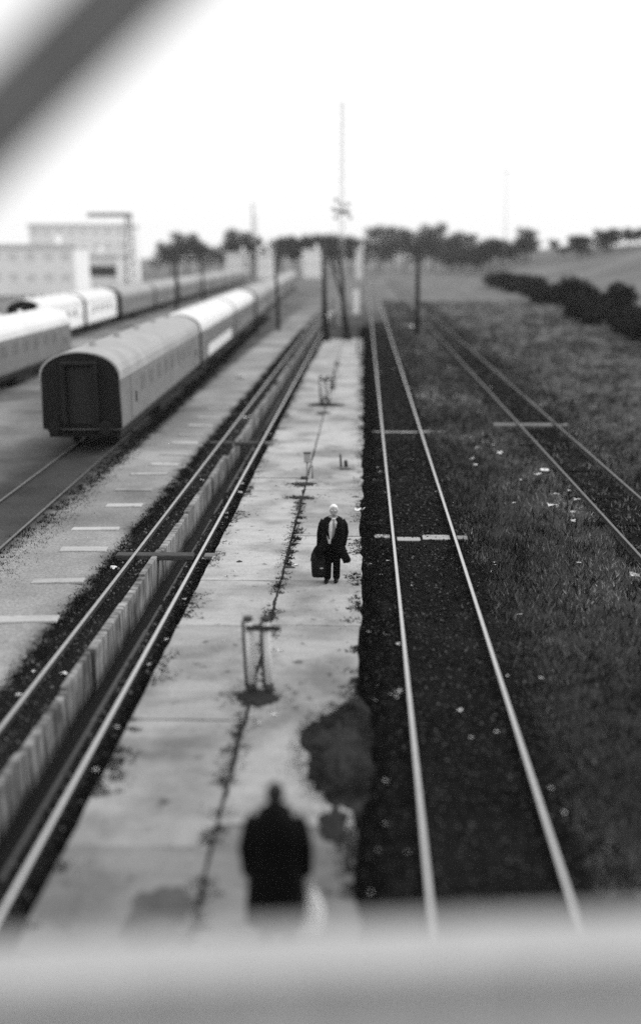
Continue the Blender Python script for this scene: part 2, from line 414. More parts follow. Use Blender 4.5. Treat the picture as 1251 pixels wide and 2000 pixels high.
# ---------------------------------------------------------------- coaches and wagons
def arch(n=14, hw=1.40, z0=2.62, zt=3.58):
    return [(hw * math.cos(math.pi * k / n), z0 + (zt - z0) * math.sin(math.pi * k / n) ** .8) for k in range(n + 1)]
def extrude(name, prof, y0, y1, material, parent, smooth=False, caps=True):
    bm = bmesh.new(); a_ = [bm.verts.new((x, y0, z)) for x, z in prof]; b_ = [bm.verts.new((x, y1, z)) for x, z in prof]
    n = len(prof)
    for k in range(n): bm.faces.new((a_[k], a_[(k + 1) % n], b_[(k + 1) % n], b_[k]))
    if caps: bm.faces.new(a_[::-1]); bm.faces.new(b_)
    return from_bm(name, bm, material, parent, smooth)
def wheelset(parent, y):
    for sx_ in (-1, 1):
        bm = bmesh.new(); bmesh.ops.create_cone(bm, cap_ends=True, segments=20, radius1=.46, radius2=.43, depth=.13, matrix=Matrix.Translation((sx_ * .76, y, .46)) @ Matrix.Rotation(R(90), 4, 'Y'))
        from_bm('wheel', bm, 'under_black', parent)
def make_coach(L, side='coach_side', roof='roof_grey', panel=False, end='coach_end', lower=0.0):
    root = empty('coach')
    ar = arch(); h = L / 2
    body = extrude('body', [(1.40, 2.618), (-1.40, 2.618), (-1.40, 1.0), (-1.34, .86), (1.34, .86), (1.40, 1.0)], .02, L - .02, side, root)
    ro = [(x * 1.015, z) for x, z in ar] + [(x * .97, z - .06) for x, z in ar[::-1]]
    rf = extrude('roof', ro, -.03, L + .03, roof, root, smooth=False)
    for k in range(5):
        yy = L * (k + .5) / 5; bm = bmesh.new(); bmesh.ops.create_cone(bm, cap_ends=True, segments=12, radius1=.16, radius2=.1, depth=.22, matrix=Matrix.Translation((0, yy, 3.66)))
        from_bm('roof_vent', bm, roof, rf)
    fill = [(x * .965, z - .065) for x, z in ar]
    for y0, y1 in ((-.005, .10), (L - .10, L + .005)):
        e = extrude('end_wall', [(1.375, .90)] + [(x * .98, z) for x, z in fill] + [(-1.375, .90)], y0, y1, end, root)
        o = -1 if y0 < 0 else 1; yy = y0 if o < 0 else y1
        for a0, a1, b0, b1 in ((-.62, -.46, 1.05, 3.1), (.46, .62, 1.05, 3.1), (-.62, .62, 3.103, 3.24)):
            bx('bellows', (a0, a1, min(yy, yy + o * .28), max(yy, yy + o * .28), b0, b1), 'under_black', e, bev=.03)
        bx('gangway_door', (-.44, .44, min(yy, yy + o * .04), max(yy, yy + o * .04), 1.08, 3.05), 'coach_door_end', e)
        for sx_ in (-.88, .88):
            bm = bmesh.new(); tube(bm, [(sx_, yy, 1.02), (sx_, yy + o * .45, 1.02)], .09, 10); tube(bm, [(sx_, yy + o * .45, 1.02), (sx_, yy + o * .5, 1.02)], .23, 14)
            from_bm('buffer', bm, 'under_black', root)
    for sx_ in (-1, 1):
        for f in (.10, .90):
            dr = bx('door', (min(sx_ * 1.40, sx_ * 1.425), max(sx_ * 1.40, sx_ * 1.425), L * f - .45, L * f + .45, 1.02, 2.58), side, root)
            bx('handle', (min(sx_ * 1.426, sx_ * 1.47), max(sx_ * 1.426, sx_ * 1.47), L * f + .33, L * f + .37, 1.5, 1.9), 'under_black', dr)
        n = int(L * .7 / 1.9)
        for k in range(n):
            yy = L * .15 + (k + .5) * L * .70 / n
            wdw = bx('window', (min(sx_ * 1.39, sx_ * 1.412), max(sx_ * 1.39, sx_ * 1.412), yy - .5, yy + .5, 1.72, 2.42), side, root)
            bx('pane', (min(sx_ * 1.413, sx_ * 1.417), max(sx_ * 1.413, sx_ * 1.417), yy - .44, yy + .44, 1.78, 2.36), 'coach_pane', wdw)
        if panel: bx('white_side_panel', (min(sx_ * 1.402, sx_ * 1.424), max(sx_ * 1.402, sx_ * 1.424), L * .12 + .5, L * .88 - .5, .98, 1.62), 'panel_white', root)
    bx('underframe', (-1.25, 1.25, .3, L - .3, .55, .855), 'under_black', root)
    bx('battery_box', (-1.2, 1.2, L * .42, L * .58, .22, .548), 'under_black', root)
    for f in (.16, .84):
        bg_ = bx('bogie', (-1.05, 1.05, L * f - 1.7, L * f + 1.7, .34, .545), 'under_black', root)
        for dy in (-1.25, 1.25): wheelset(bg_, L * f + dy)
    return root
def place(root, x35, y, label, name='coach', cat='railway coach', group=None):
    ca, sa = math.cos(AZ), math.sin(AZ)
    dd = (y - 35) / ca
    root.location = (x35 - dd * sa, y, -.06); root.rotation_euler = (0, 0, AZ); root.name = name
    tag(root, label, cat, group)
G1 = 'coaches standing in the nearest siding'
c1 = make_coach(22.0); place(c1, -9.75, 35.0, 'nearest grey coach showing its dark end with a gangway door', group=G1)
c2 = make_coach(20.5, 'coach_side', 'roof_pale', panel=True); place(c2, -9.75, 58.1, 'grey coach with white lower side panel and bright roof, second in its row', group=G1)
c3 = make_coach(20.5, 'coach_side', 'roof_pale'); place(c3, -9.75, 79.7, 'grey coach with bright pale roof, third in the nearest row', group=G1)
c4 = make_coach(20.5, 'coach_side_light', 'roof_grey'); place(c4, -9.75, 103.4, 'light grey coach behind the wooden pole, fourth in the nearest row', group=G1)
yy = 125.0
for k in range(5):
    c = copy_tree(c4); place(c, -9.75, yy, ('fifth', 'sixth', 'seventh', 'eighth', 'ninth and last')[k] + ' coach of the nearest row, small in the distance', group=G1); yy += 21.8
cb = make_coach(19.5, 'coach_side', 'roof_pale'); place(cb, -18.95, 45.5, 'wagon with bright pale roof cut by the left edge of the picture', 'wagon', 'wagon', 'wagons in the far sidings')
cw = make_coach(13.0, 'wall_white', 'roof_pale'); place(cw, -24.0, 77.0, 'white wagon in the far siding, the left one of two white ones', 'wagon', 'wagon', 'wagons in the far sidings')
cw2 = copy_tree(cw); place(cw2, -24.0, 91.2, 'white wagon in the far siding, the right one of two white ones', 'wagon', 'wagon', 'wagons in the far sidings')
cg = make_coach(20.0, 'coach_side_light', 'roof_grey'); place(cg, -24.0, 107.0, 'light grey wagon in the far siding just beyond two white wagons', 'wagon', 'wagon', 'wagons in the far sidings')
yy = 128.4
for k in range(7):
    c = copy_tree(cg); place(c, -24.0, yy, ('second', 'third', 'fourth', 'fifth', 'sixth', 'seventh', 'eighth and last')[k] + ' grey wagon beyond the two white ones in the rearmost siding', 'wagon', 'wagon', 'wagons in the far sidings'); yy += 21.4

# ---------------------------------------------------------------- masts, poles
def lattice(bm, h, w0, w1, n, leg=.05):
    for sx_ in (-1, 1):
        for sy_ in (-1, 1): tube(bm, [(sx_ * w0, sy_ * w0, 0), (sx_ * w1, sy_ * w1, h)], leg, 6)
    for k in range(n):
        z0 = h * k / n; z1 = h * (k + 1) / n; a0 = w0 + (w1 - w0) * k / n; a1 = w0 + (w1 - w0) * (k + 1) / n; s_ = 1 if k % 2 else -1
        for (p, q) in (((-s_ * a0, -a0, z0), (s_ * a1, -a1, z1)), ((-s_ * a0, a0, z0), (s_ * a1, a1, z1)), ((-a0, -s_ * a0, z0), (-a1, s_ * a1, z1)), ((a0, -s_ * a0, z0), (a1, s_ * a1, z1))):
            tube(bm, [p, q], leg * .6, 5)
pm = empty('portal_mast', (-3.15, 84.1, -.06)); tag(pm, 'dark steel A-frame mast standing at the far end of the platform', 'mast')
tb('pole', [(0, 0, 0), (-.06, 0, 4), (-.13, 0, 7.75)], [.24, .20, .16], 'mast_steel', pm)
tb('leg', [(.34, .1, 0), (.06, .05, 2.6), (-.02, 0, 4.6)], [.14, .12, .08], 'mast_steel', pm)
tb('pole', [(1.65, 1.2, 0), (1.45, 1.2, 3.5), (1.18, 1.2, 7.3)], [.20, .18, .14], 'mast_steel', pm)
tb('strut', [(2.05, .3, 0), (1.5, .3, 2.9), (.25, .2, 7.2)], [.14, .13, .1], 'mast_steel', pm)
tb('base_rail', [(.0, .1, .35), (2.0, .35, .18)], .06, 'mast_steel', pm)
tb('diagonal', [(.1, .1, 2.6), (1.35, .5, .4)], .05, 'mast_steel', pm)
tm = empty('lighting_mast', (-2.2, 101.2, -.1)); tag(tm, 'tall thin lattice lighting mast rising into the white sky', 'mast')
bm = bmesh.new(); lattice(bm, 20.6, .30, .10, 26, .03); from_bm('lattice_shaft', bm, 'mast_pale', tm)
bm = bmesh.new(); bmesh.ops.create_cone(bm, cap_ends=True, segments=16, radius1=.75, radius2=.9, depth=.12, matrix=Matrix.Translation((0, 0, 10.9))); from_bm('lamp_platform', bm, 'mast_grey', tm)
for k in range(8):
    an = k * math.pi / 4; f = bx('floodlight', (-.16, .16, -.12, .12, -.14, .14), 'mast_grey', tm, bev=.03, mtx=Matrix.Translation((.82 * math.cos(an), .82 * math.sin(an), 10.3 + .42 * ((k * 3) % 5))) @ Matrix.Rotation(an, 4, 'Z'))
    tb('bracket', [(.15 * math.cos(an), .15 * math.sin(an), 10.95), (.78 * math.cos(an), .78 * math.sin(an), 10.3 + .42 * ((k * 3) % 5))], .03, 'mast_steel', f)
def pole(x, y, h, label, r=.13, lean=0.0, arms=1, mt='pole_wood', zb=-.15):
    p = empty('utility_pole', (x, y, zb)); tag(p, label, 'pole', 'poles along the yard')
    h -= zb
    tb('shaft', [(0, 0, 0), (lean * .5, 0, h * .5), (lean, 0, h)], [r, r * .85, r * .65], mt, p)
    for k in range(arms):
        z = h - .25 - k * .5
        ar = bx('crossarm', (lean - .75, lean + .75, r * .7, r * .7 + .09, z, z + .1), mt, p)
        for xx in (-.62, -.25, .25, .62):
            bm = bmesh.new(); bmesh.ops.create_cone(bm, cap_ends=True, segments=8, radius1=.05, radius2=.03, depth=.14, matrix=Matrix.Translation((lean + xx, r * .7 + .045, z + .17))); from_bm('insulator', bm, 'post_paint', ar)
    return p
pole(-7.95, 96.8, 5.9, 'short dark wooden pole standing beside the nearest row of coaches', .2, -.22, 0)
pole(4.85, 94.7, 8.2, 'dark wooden pole in the grass right of the shiny track', .25, -.1, 0)
pole(-24.7, 137, 8.6, 'dark pole before the far siding wagons, left of the coach roofs', .26, .2, 0)
pole(-24.6, 160, 5.2, 'short dark pole beside the far siding wagons', .24, -.15, 0)
pole(-36.0, 317, 8.2, 'thin distant pole above the far coach roofs', .3, .1, 1)
pole(-34.1, 322, 22, 'tall faint pole rising above the left tree row', .3, .2, 1, 'mast_steel')
pole(-45.3, 440, 23, 'tall faint pole standing within the left tree row', .28, .2, 1, 'mast_grey')
pole(31.8, 240, 25, 'very tall faint pole above the grassy rise at right', .10, -.6, 1, 'mast_grey', zb=0)
sp = pole(-.46, 74.2, .95, 'short dark stake near the far end of the platform', .06, 0, 0, 'post_dark', zb=-.04); sp.name = 'stake'; sp['category'] = 'stake'

# ---------------------------------------------------------------- distant buildings
def building(name, x0, x1, y0, dep, h, wall, roof, rows, cols, label, dark_open=False, zb=0.0, gable=False):
    b_ = empty(name, ((x0 + x1) / 2, y0, zb)); hw = (x1 - x0) / 2; tag(b_, label, 'building', None)
    bx('wall', (-hw, hw, 0, dep, -.5, h), wall, b_)
    if gable:
        bm = bmesh.new(); pr = [(-hw - .4, h + .02), (hw + .4, h + .02), (0, h + hw * .55)]
        a_ = [bm.verts.new((x, -.4, z)) for x, z in pr]; c_ = [bm.verts.new((x, dep + .4, z)) for x, z in pr]
        bm.faces.new(a_); bm.faces.new(c_[::-1])
        for k in range(3): bm.faces.new((a_[k], a_[(k + 1) % 3], c_[(k + 1) % 3], c_[k]))
        rf = from_bm('roof', bm, roof, b_)
    else: rf = bx('roof', (-hw - .4, hw + .4, -.5, dep + .4, h + .01, h + .55), roof, b_)
    bx('chimney', (hw * .4, hw * .4 + .8, dep * .5, dep * .5 + .8, h + .56 + (hw * .2 if gable else 0), h + 2.2), wall, rf)
    for r_ in range(rows):
        for c_ in range(cols):
            cx = -hw + (c_ + .5) * 2 * hw / cols; cz = 1.2 + (r_ + .35) * (h - 1.2) / rows; ww = min(.9, hw / cols * .55)
            f = bx('window', (cx - ww, cx + ww, -.06, -.003, cz, cz + 1.5), 'wall_white', b_)
            bx('pane', (cx - ww + .1, cx + ww - .1, -.075, -.062, cz + .1, cz + 1.4), 'pane_grey', f)
    if dark_open: bx('loading_opening', (-hw * .2, hw * .95, -.08, -.004, 2.4, 4.6), 'roof_dark', b_)
    return b_
building('apartment_block', -80, -56.5, 250, 14, 13.6, 'wall_white', 'wall_pale', 4, 8, 'pale block with a grey flat roof in the haze at left')
building('goods_shed', -72, -53, 225, 12, 6.6, 'wall_pale', 'roof_pale', 0, 1, 'low pale goods shed with a long dark opening behind the wagons', dark_open=True)
building('yard_building', -66, -50.5, 182, 10, 8.2, 'wall_white', 'roof_pale', 2, 5, 'pale building with two rows of windows at the left edge')
building('signal_cabin', -19.3, -13.9, 330, 6, 8.1, 'wall_white', 'wall_white', 1, 2, 'white boxy signal cabin beyond the far coaches')
building('relay_hut', -2.75, -.6, 330, 4, 8.4, 'wall_pale', 'wall_pale', 1, 1, 'narrow whitish hut close to where the tracks vanish')
building('yard_hut', -32.9, -28.4, 322, 5, 6.9, 'wall_white', 'wall_pale', 1, 2, 'small white hut under the left tree row')
building('yard_store', -42.5, -36.0, 322, 5, 7.2, 'wall_pale', 'wall_pale', 1, 2, 'low pale store left of the small white hut')
cabn = empty('trackside_cabinet', (-.94, 123, -.1)); tag(cabn, 'tall white cabinet beside the track beyond the A-frame mast', 'cabinet')
bx('case', (-.36, .36, 0, .5, .1, 2.9), 'wall_white', cabn, bev=.03); bx('door', (-.31, .31, -.02, -.002, .25, 2.75), 'wall_white', cabn); bx('plinth', (-.42, .42, -.05, .55, -.2, .098), 'concrete', cabn)
gm = empty('floodlight_tower', (-51.4, 230, -.1)); tag(gm, 'faint lattice tower beside the pale block at left', 'tower')
bm = bmesh.new(); lattice(bm, 15.6, 1.0, .5, 12, .12); from_bm('lattice_shaft', bm, 'mast_grey', gm); bx('head_frame', (-9.0, .8, -.2, .2, 15.0, 15.9), 'mast_grey', gm)

# ---------------------------------------------------------------- trees and hedge
def twig_cloud(blobs, n, size, dens=1.0):
    """triangles scattered through several uneven lobes"""
    V_, F_ = [], []; tot = sum(r ** 2 for _, r in blobs)
    for c, r in blobs:
        m_ = int(n * r * r / tot); u = rng.normal(size=(m_, 3)); u /= np.linalg.norm(u, axis=1)[:, None]
        p = np.array(c) + u * (r * rng.uniform(.25, 1.08, (m_, 1)) ** .6) * np.array([1, 1, .85])
        a_ = rng.normal(size=(m_, 3)); a_ /= np.linalg.norm(a_, axis=1)[:, None]; b_ = np.cross(a_, u); b_ /= np.linalg.norm(b_, axis=1)[:, None] + 1e-6
        s_ = size * rng.uniform(.5, 1.4, (m_, 1)); base_ = len(V_) and sum(len(q) for q in V_)
        V_.append(np.stack([p - a_ * s_, p + a_ * s_, p + b_ * s_ * 1.2], 1).reshape(-1, 3)); F_.append(np.arange(m_ * 3).reshape(-1, 3) + base_)
    return np.concatenate(V_), np.concatenate(F_)
def make_tree(h, wid, seed):
    r0 = random.Random(seed); t_ = empty('tree')
    bm = bmesh.new(); tube(bm, [(0, 0, -.5), (.1, 0, h * .3), (.0, .1, h * .75)], [h * .028, h * .02, h * .006], 8)
    blobs = [((0, 0, h * .7), wid * .5)]
    for k in range(8):
        an = k * 2.4 + r0.random(); rr = wid * r0.uniform(.35, .62); z = h * r0.uniform(.42, .92)
        p = (rr * math.cos(an), rr * math.sin(an), z); tube(bm, [(0.05, 0, h * r0.uniform(.25, .45)), (p[0] * .5, p[1] * .5, z * .8), p], [h * .012, h * .007, h * .003], 6)
        blobs.append((p, wid * r0.uniform(.22, .42)))
    from_bm('trunk', bm, 'bark', t_)
    v_, f_ = twig_cloud(blobs, 2600, .32); from_arrays('crown', v_, 3, f_, 'twigs', t_)
    return t_
protos = [make_tree(13.5, 8.0, 1), make_tree(11.5, 9.0, 2), make_tree(15.5, 7.5, 3)]
used = [False] * 3
def tree(x, y, z, s_, k, label, group):
    if not used[k]: o = protos[k]; used[k] = True
    else: o = copy_tree(protos[k])
    o.location = (x, y, z); o.scale = (s_ * random.uniform(.9, 1.2), s_, s_ * random.uniform(.9, 1.08)); o.rotation_euler = (0, 0, random.uniform(0, 6.28)); tag(o, label, 'tree', group)
for k in range(13): tree(-69 + k * 4.9 + random.uniform(-1.5, 1.5), 352 + random.uniform(-12, 25), -.1, random.uniform(.85, 1.12) if k % 4 else .95, k % 3, 'dark bare tree in the row left of the vanishing tracks', 'trees in the left row')
for k in range(15): tree(-16 + k * 4.2 + random.uniform(-1.5, 1.5), 455 + random.uniform(-15, 40), -.1, random.uniform(1.0, 1.3), k % 3, 'grey bare tree on the horizon behind the vanishing tracks', 'trees on the horizon')
for k in range(74):
    x = 34 + k * 1.35 + random.uniform(-2, 2); y = 305 + random.uniform(-10, 50) + (70 if x < 60 else 0)
    tree(x, y, hill_z(x, y) - .1, random.uniform(.34, .5) + (.28 if x < 60 else 0), k % 3, 'faint tree along the crest of the grassy rise at right', 'trees on the crest')
def make_bush(seed):
    r0 = random.Random(seed); t_ = empty('bush'); bl = []; bm = bmesh.new()
    for k in range(9):
        p = (r0.uniform(-2.6, 2.6), r0.uniform(-3.2, 3.2), r0.uniform(.6, 2.1)); bl.append((p, r0.uniform(.8, 1.3)))
        tube(bm, [(p[0] * .4, p[1] * .4, -.4), (p[0] * .8, p[1] * .8, p[2] * .6), p], [.07, .05, .02], 6)
    from_bm('stems', bm, 'bark', t_)
    v_, f_ = twig_cloud(bl, 3600, .17); from_arrays('foliage', v_, 3, f_, 'bush_leaf', t_); return t_
bp_ = [make_bush(4), make_bush(9)]
for k in range(26):
    o = bp_[k] if k < 2 else copy_tree(bp_[k % 2])
    y = 82 + k * 6.4 + random.uniform(-1.8, 1.8); x = np.interp(y, [80, 157, 240], [23.2, 29.5, 30.5]) + random.uniform(-.8, .8)
    o.location = (x, y, max(hill_z(x, y), -.1) if x > 27 else -.1); o.rotation_euler = (0, 0, random.uniform(-.5, .5)); s_ = random.choice((.7, .85, 1.0, 1.15, 1.35)); o.scale = (s_, s_ * 1.05, s_ * random.uniform(.75, 1.2))
    tag(o, 'dark dense bush in the hedge at the foot of the grassy rise', 'bush', 'bushes of the hedge')

# ---------------------------------------------------------------- posts on the platform
def double_post(x, y, label, lean=0.0, sp_=.28):
    p = empty('double_post', (x, y, TOP)); tag(p, label, 'post', 'double posts on the platform')
    for k, xx in enumerate((-sp_ / 2, sp_ / 2)):
        q = tb('post', [(xx, 0, -.05), (xx - .02 + lean, 0, .6), (xx - .04 + lean, 0, 1.19)], .074, 'post_paint', p, 16)
        tb('shade_strip', [(xx - .066, -.03, .1), (xx - .086 + lean, -.03, .6), (xx - .106 + lean, -.03, 1.18)], .034, 'post_dark', q, 6)  # added dark strip: the post's shaded left side put in as colour
        tb('cap', [(xx - .04 + lean, 0, 1.191), (xx - .04 + lean, 0, 1.25)], .078, 'post_dark', q, 16)
        tb('foot', [(xx, 0, -.045), (xx - .004, 0, .16)], .081, 'post_dark', q, 16)
    bx('crossbar', (-sp_ / 2 - .06 + lean, sp_ / 2 + .20 + lean, -.105, -.08, 1.06, 1.14), 'post_dark', p)
    bx('clamp', (-sp_ / 2 + .03, sp_ / 2 - .08, .05, .09, 1.0, 1.1), 'post_dark', p)
    return p
double_post(-1.585, 15.05, 'pair of pale posts with a dark crossbar, nearer to the camera')
d2 = double_post(-1.79, 48.25, 'pair of pale posts above a dark heap, farther down the platform'); d2.scale = (1.12, 1, 1)
sg = empty('marker_post', (-1.71, 31.1, TOP)); tag(sg, 'short pale post with a small grey box on top in mid platform', 'marker post')
tb('post', [(0, 0, -.02), (0, 0, .55)], .035, 'concrete', sg); bx('box', (-.1, .1, -.07, .07, .52, .80), 'wall_grey', sg, bev=.012); bx('lid', (-.11, .11, -.08, .08, .801, .83), 'post_dark', sg)
bx('base_block', (-.2, .0, -.1, .1, 0, .06), 'post_dark', sg); st = tb('stub', [(.16, .05, -.02), (.16, .05, .42)], .03, 'concrete', sg)
for x, h, r_, lb in ((-.70, .44, .035, 'thin dark stake sticking out of the platform'), (-.53, .24, .06, 'short thick dark stump beside the thin stake')):
    e = empty('stake', (x, 32.9, TOP)); tag(e, lb, 'stake'); tb('shaft', [(0, 0, -.03), (-.015, 0, h * .7), (-.03, .01, h)], [r_, r_, r_ * .8], 'post_dark', e)
    bx('base_plate', (-r_ - .05, r_ + .05, -.08, .08, -.005, .012), 'post_dark', e)
def heap(name, x, y, sx_, sy_, h, material, label, cat, seed=0, z=TOP, n=72):
    bm = bmesh.new(); vs = []
    c0 = bm.verts.new((0, 0, h)); rings = []
    for q in range(1, 5):
        f = q / 4; ring = []
        for k in range(n):
            an = 2 * math.pi * k / n; rr = f * (1 + .45 * mnoise.noise((math.cos(an) * 1.3 + seed, math.sin(an) * 1.3, seed)) + .2 * mnoise.noise((math.cos(an) * 4.5, math.sin(an) * 4.5 + seed, seed)) + .1 * mnoise.noise((math.cos(an) * 12, math.sin(an) * 12 + seed, seed)))
            ring.append(bm.verts.new((math.cos(an) * rr * sx_, math.sin(an) * rr * sy_, h * (1 - f ** 1.5) * (1 + .5 * mnoise.noise((math.cos(an) * 3 + seed, math.sin(an) * 3, f * 4))) - (.012 if q == 4 else 0))))
        rings.append(ring)
    for k in range(n):
        bm.faces.new((c0, rings[0][k], rings[0][(k + 1) % n]))
        for a_, b_ in zip(rings, rings[1:]): bm.faces.new((a_[k], b_[k], b_[(k + 1) % n], a_[(k + 1) % n]))
    o = from_bm(name, bm, material, None, True); o.location = (x, y, z); tag(o, label, cat); return o
heap('tarpaulin', -1.62, 47.3, 1.0, .42, .10, 'coat_black', 'flat black tarpaulin heap lying before the farther pair of posts', 'tarpaulin', 3)
heap('tar_patch', -1.72, 44.8, .42, .55, .015, 'post_dark', 'small dark oval patch just before the black tarpaulin', 'patch', 5)
heap('soil_heap', -1.70, 30.3, .42, .26, .03, 'soil', 'dark soil patch at the foot of the small box post', 'soil', 6)
heap('soil_heap', -1.74, 28.5, .33, .2, .025, 'soil', 'dark soil strip just nearer than the box post patch', 'soil', 8)
heap('soil_heap', -.55, 32.6, .45, .2, .025, 'soil', 'dark soil patch round the two dark stakes', 'soil', 12)
heap('soil_heap', -1.62, 14.8, .36, .36, .05, 'soil', 'dark soil heap round the feet of the nearer posts', 'soil', 2)
heap('soil_heap', -.28, 13.1, .60, 1.5, .09, 'soil', 'large dark earth mound spilling over the right edge of the platform', 'soil', 4, TOP)
heap('soil_heap', -.32, 11.2, .22, .42, .05, 'soil', 'small dark earth patch behind the large mound, nearer to the camera', 'soil', 7)
heap('soil_heap', -2.1, 9.3, .42, .7, .02, 'dirt', 'dark dirt patch left of the near person', 'soil', 14)

# ---------------------------------------------------------------- loose concrete sleepers on the yard left of the pit
ORD = ('third', 'fourth', 'fifth', 'sixth', 'seventh', 'eighth', 'ninth', 'tenth', 'eleventh', 'twelfth', 'thirteenth', 'fourteenth and farthest', 'second', 'first')
for k, (x, y, l) in enumerate(((-6.55, 23.0, 1.1), (-6.75, 24.9, 1.2), (-6.6, 27.4, 1.0), (-6.72, 29.4, 1.1), (-6.75, 31.7, 1.15), (-6.62, 33.2, .9), (-6.6, 35.0, 1.0), (-6.66, 37.2, .95), (-6.6, 39.0, .9), (-6.62, 41.2, 1.0), (-6.7, 43.4, .9), (-6.6, 46.0, 1.0), (-6.5, 20.6, 1.1), (-6.4, 18.2, 1.2))):
    o = bx('concrete_slab', (-l / 2, l / 2, -.13, .13 + random.uniform(0, .2), -.03, .03), 'pale_concrete' if k % 3 else 'concrete', None, bev=.012)
    o.location = (x + random.uniform(-.08, .08), y, -.055); o.rotation_euler = (random.uniform(-.02, .02), random.uniform(-.02, .02), random.uniform(-.16, .16))
    tag(o, ORD[k] + ' pale concrete slab from the camera, sunk in the yard beside the pit', 'concrete slab', 'concrete slabs sunk in the yard')

# ---------------------------------------------------------------- loose stuff: stones, grass
OCT = np.array([[1, 0, 0], [-1, 0, 0], [0, 1, 0], [0, -1, 0], [0, 0, 1], [0, 0, -1]], float)
OF = np.array([[0, 2, 4], [2, 1, 4], [1, 3, 4], [3, 0, 4], [2, 0, 5], [1, 2, 5], [3, 1, 5], [0, 3, 5]])
def stones(name, n, xf, y0, y1, z, smin, smax, material):
    yv = y0 * (y1 / y0) ** rng.uniform(0, 1, n); xv = xf(n); s_ = rng.uniform(smin, smax, (n, 1, 1)) * (yv[:, None, None] / 20) ** .35
    v_ = OCT[None] * rng.uniform(.6, 1.2, (n, 6, 1)) * s_; an = rng.uniform(0, 6.28, n); c_, q = np.cos(an), np.sin(an)
    v2 = v_.copy(); v2[..., 0] = v_[..., 0] * c_[:, None] - v_[..., 1] * q[:, None]; v2[..., 1] = v_[..., 0] * q[:, None] + v_[..., 1] * c_[:, None]
    v2 += np.stack([xv, yv, np.full(n, z) + rng.uniform(-.02, .015, n)], -1)[:, None]
    f_ = OF[None] + (np.arange(n) * 6)[:, None, None]
    return tag(from_arrays(name, v2.reshape(-1, 3), 3, f_.reshape(-1, 3), material), kind='stuff')
stones('gravel', 22000, lambda n: rng.uniform(.05, 3.0, n), 6.5, 110, -.105, .014, .040, 'cinder')['label'] = 'dark cinders spread about the shiny track'
stones('gravel', 5000, lambda n: rng.uniform(6.3, 8.1, n), 10, 120, -.15, .02, .05, 'cinder')['label'] = 'dark cinders in the bed of the overgrown track'
stones('gravel', 9000, lambda n: np.where(rng.random(n) < .55, rng.uniform(-5.75, -4.8, n), rng.uniform(-4.0, -3.48, n)), 7, 110, -.125, .014, .045, 'ballast')['label'] = 'mixed ballast lying along the pit ledges'
stones('gravel', 2500, lambda n: rng.uniform(-3.5, .3, n) * 1.0, 8, 90, -.045, .006, .016, 'ballast')['label'] = 'fine grit scattered on the platform'
def grass(name, n, xf, y0, y1, zf, hmin, hmax, material, label, wid=.012, blades=5, spread=.05):
    yv = y0 * (y1 / y0) ** rng.uniform(0, 1, n); xv = xf(n, yv); zv = zf(xv, yv)
    m_ = n * blades; px = np.repeat(xv, blades) + rng.normal(0, spread, m_); py = np.repeat(yv, blades) + rng.normal(0, spread, m_); pz = np.repeat(zv, blades) - .01
    k = np.repeat((yv / 18) ** .5, blades); h = rng.uniform(hmin, hmax, m_) * np.clip(k, .6, 2); an = rng.uniform(0, 6.28, m_); wd = wid * k * rng.uniform(.6, 1.4, m_)
    dx, dy = np.cos(an) * wd, np.sin(an) * wd; lx, ly = rng.normal(0, .45, m_) * h, rng.normal(0, .45, m_) * h
    v_ = np.stack([np.stack([px - dx, py - dy, pz], -1), np.stack([px + dx, py + dy, pz], -1), np.stack([px + lx, py + ly, pz + h], -1)], 1)
    o = from_arrays(name, v_.reshape(-1, 3), 3, np.arange(m_ * 3).reshape(-1, 3), material); tag(o, label, None, None, 'stuff'); return o
flat = lambda z: (lambda x, y: np.full(len(x), z))
grass('grass', 9000, lambda n, y: np.abs(rng.normal(0, .22, n)) * np.where(rng.random(n) < .3, -.9, 1.4) + .02, 7, 100, flat(-.10), .03, .10, 'dark_grass', 'ragged dark weeds along the right edge of the platform')
grass('grass', 6000, lambda n, y: rng.uniform(.9, 2.2, n), 7, 110, flat(-.115), .015, .05, 'dark_grass', 'thin dark growth between the shiny rails')
grass('grass', 5000, lambda n, y: -3.44 + rng.normal(0, .09, n), 7, 100, flat(-.10), .02, .09, 'dark_grass', 'dark weeds between the pit track and the platform')
def fx(n, y):
    x = 2.7 + rng.uniform(0, 1, n) ** 1.3 * (6 + .35 * y)
    return np.where((x > 6.3) & (x < 7.9) & (rng.random(n) < .85), x + 1.7, x)
def fz(x, y): return np.interp(x, [3.1, 5.8, 8.6, 20, 34], [-.12, -.2, -.14, -.05, .1])
grass('grass', 42000, fx, 7, 160, fz, .04, .15, 'field_grass', 'rough short grass of the field right of the tracks', .012, 5, .09)
grass('grass', 5500, fx, 9, 160, fz, .08, .26, 'dark_grass', 'darker taller grass clumps in the right field', .014, 6, .12)
grass('grass', 2500, lambda n, y: -5.72 + rng.normal(0, .12, n), 10, 100, flat(-.10), .02, .07, 'dark_grass', 'dark weeds along the left side of the pit track')
grass('grass', 4200, lambda n, y: -8.35 + rng.normal(0, .25, n) - (y - 35) * .033, 20, 120, flat(-.10), .02, .08, 'dark_grass', 'dark weeds at the foot of the nearest coaches')
def mgx(n, y):
    q = np.sqrt(np.clip(1 - ((y - 13.1) / 1.5) ** 2, 0, 1)); return -.25 + rng.uniform(-1, 1, n) * .68 * q
grass('grass', 700, mgx, 11.7, 14.5, flat(.03), .02, .06, 'dark_grass', 'dark grass growing on the earth mound', .01, 6, .06)

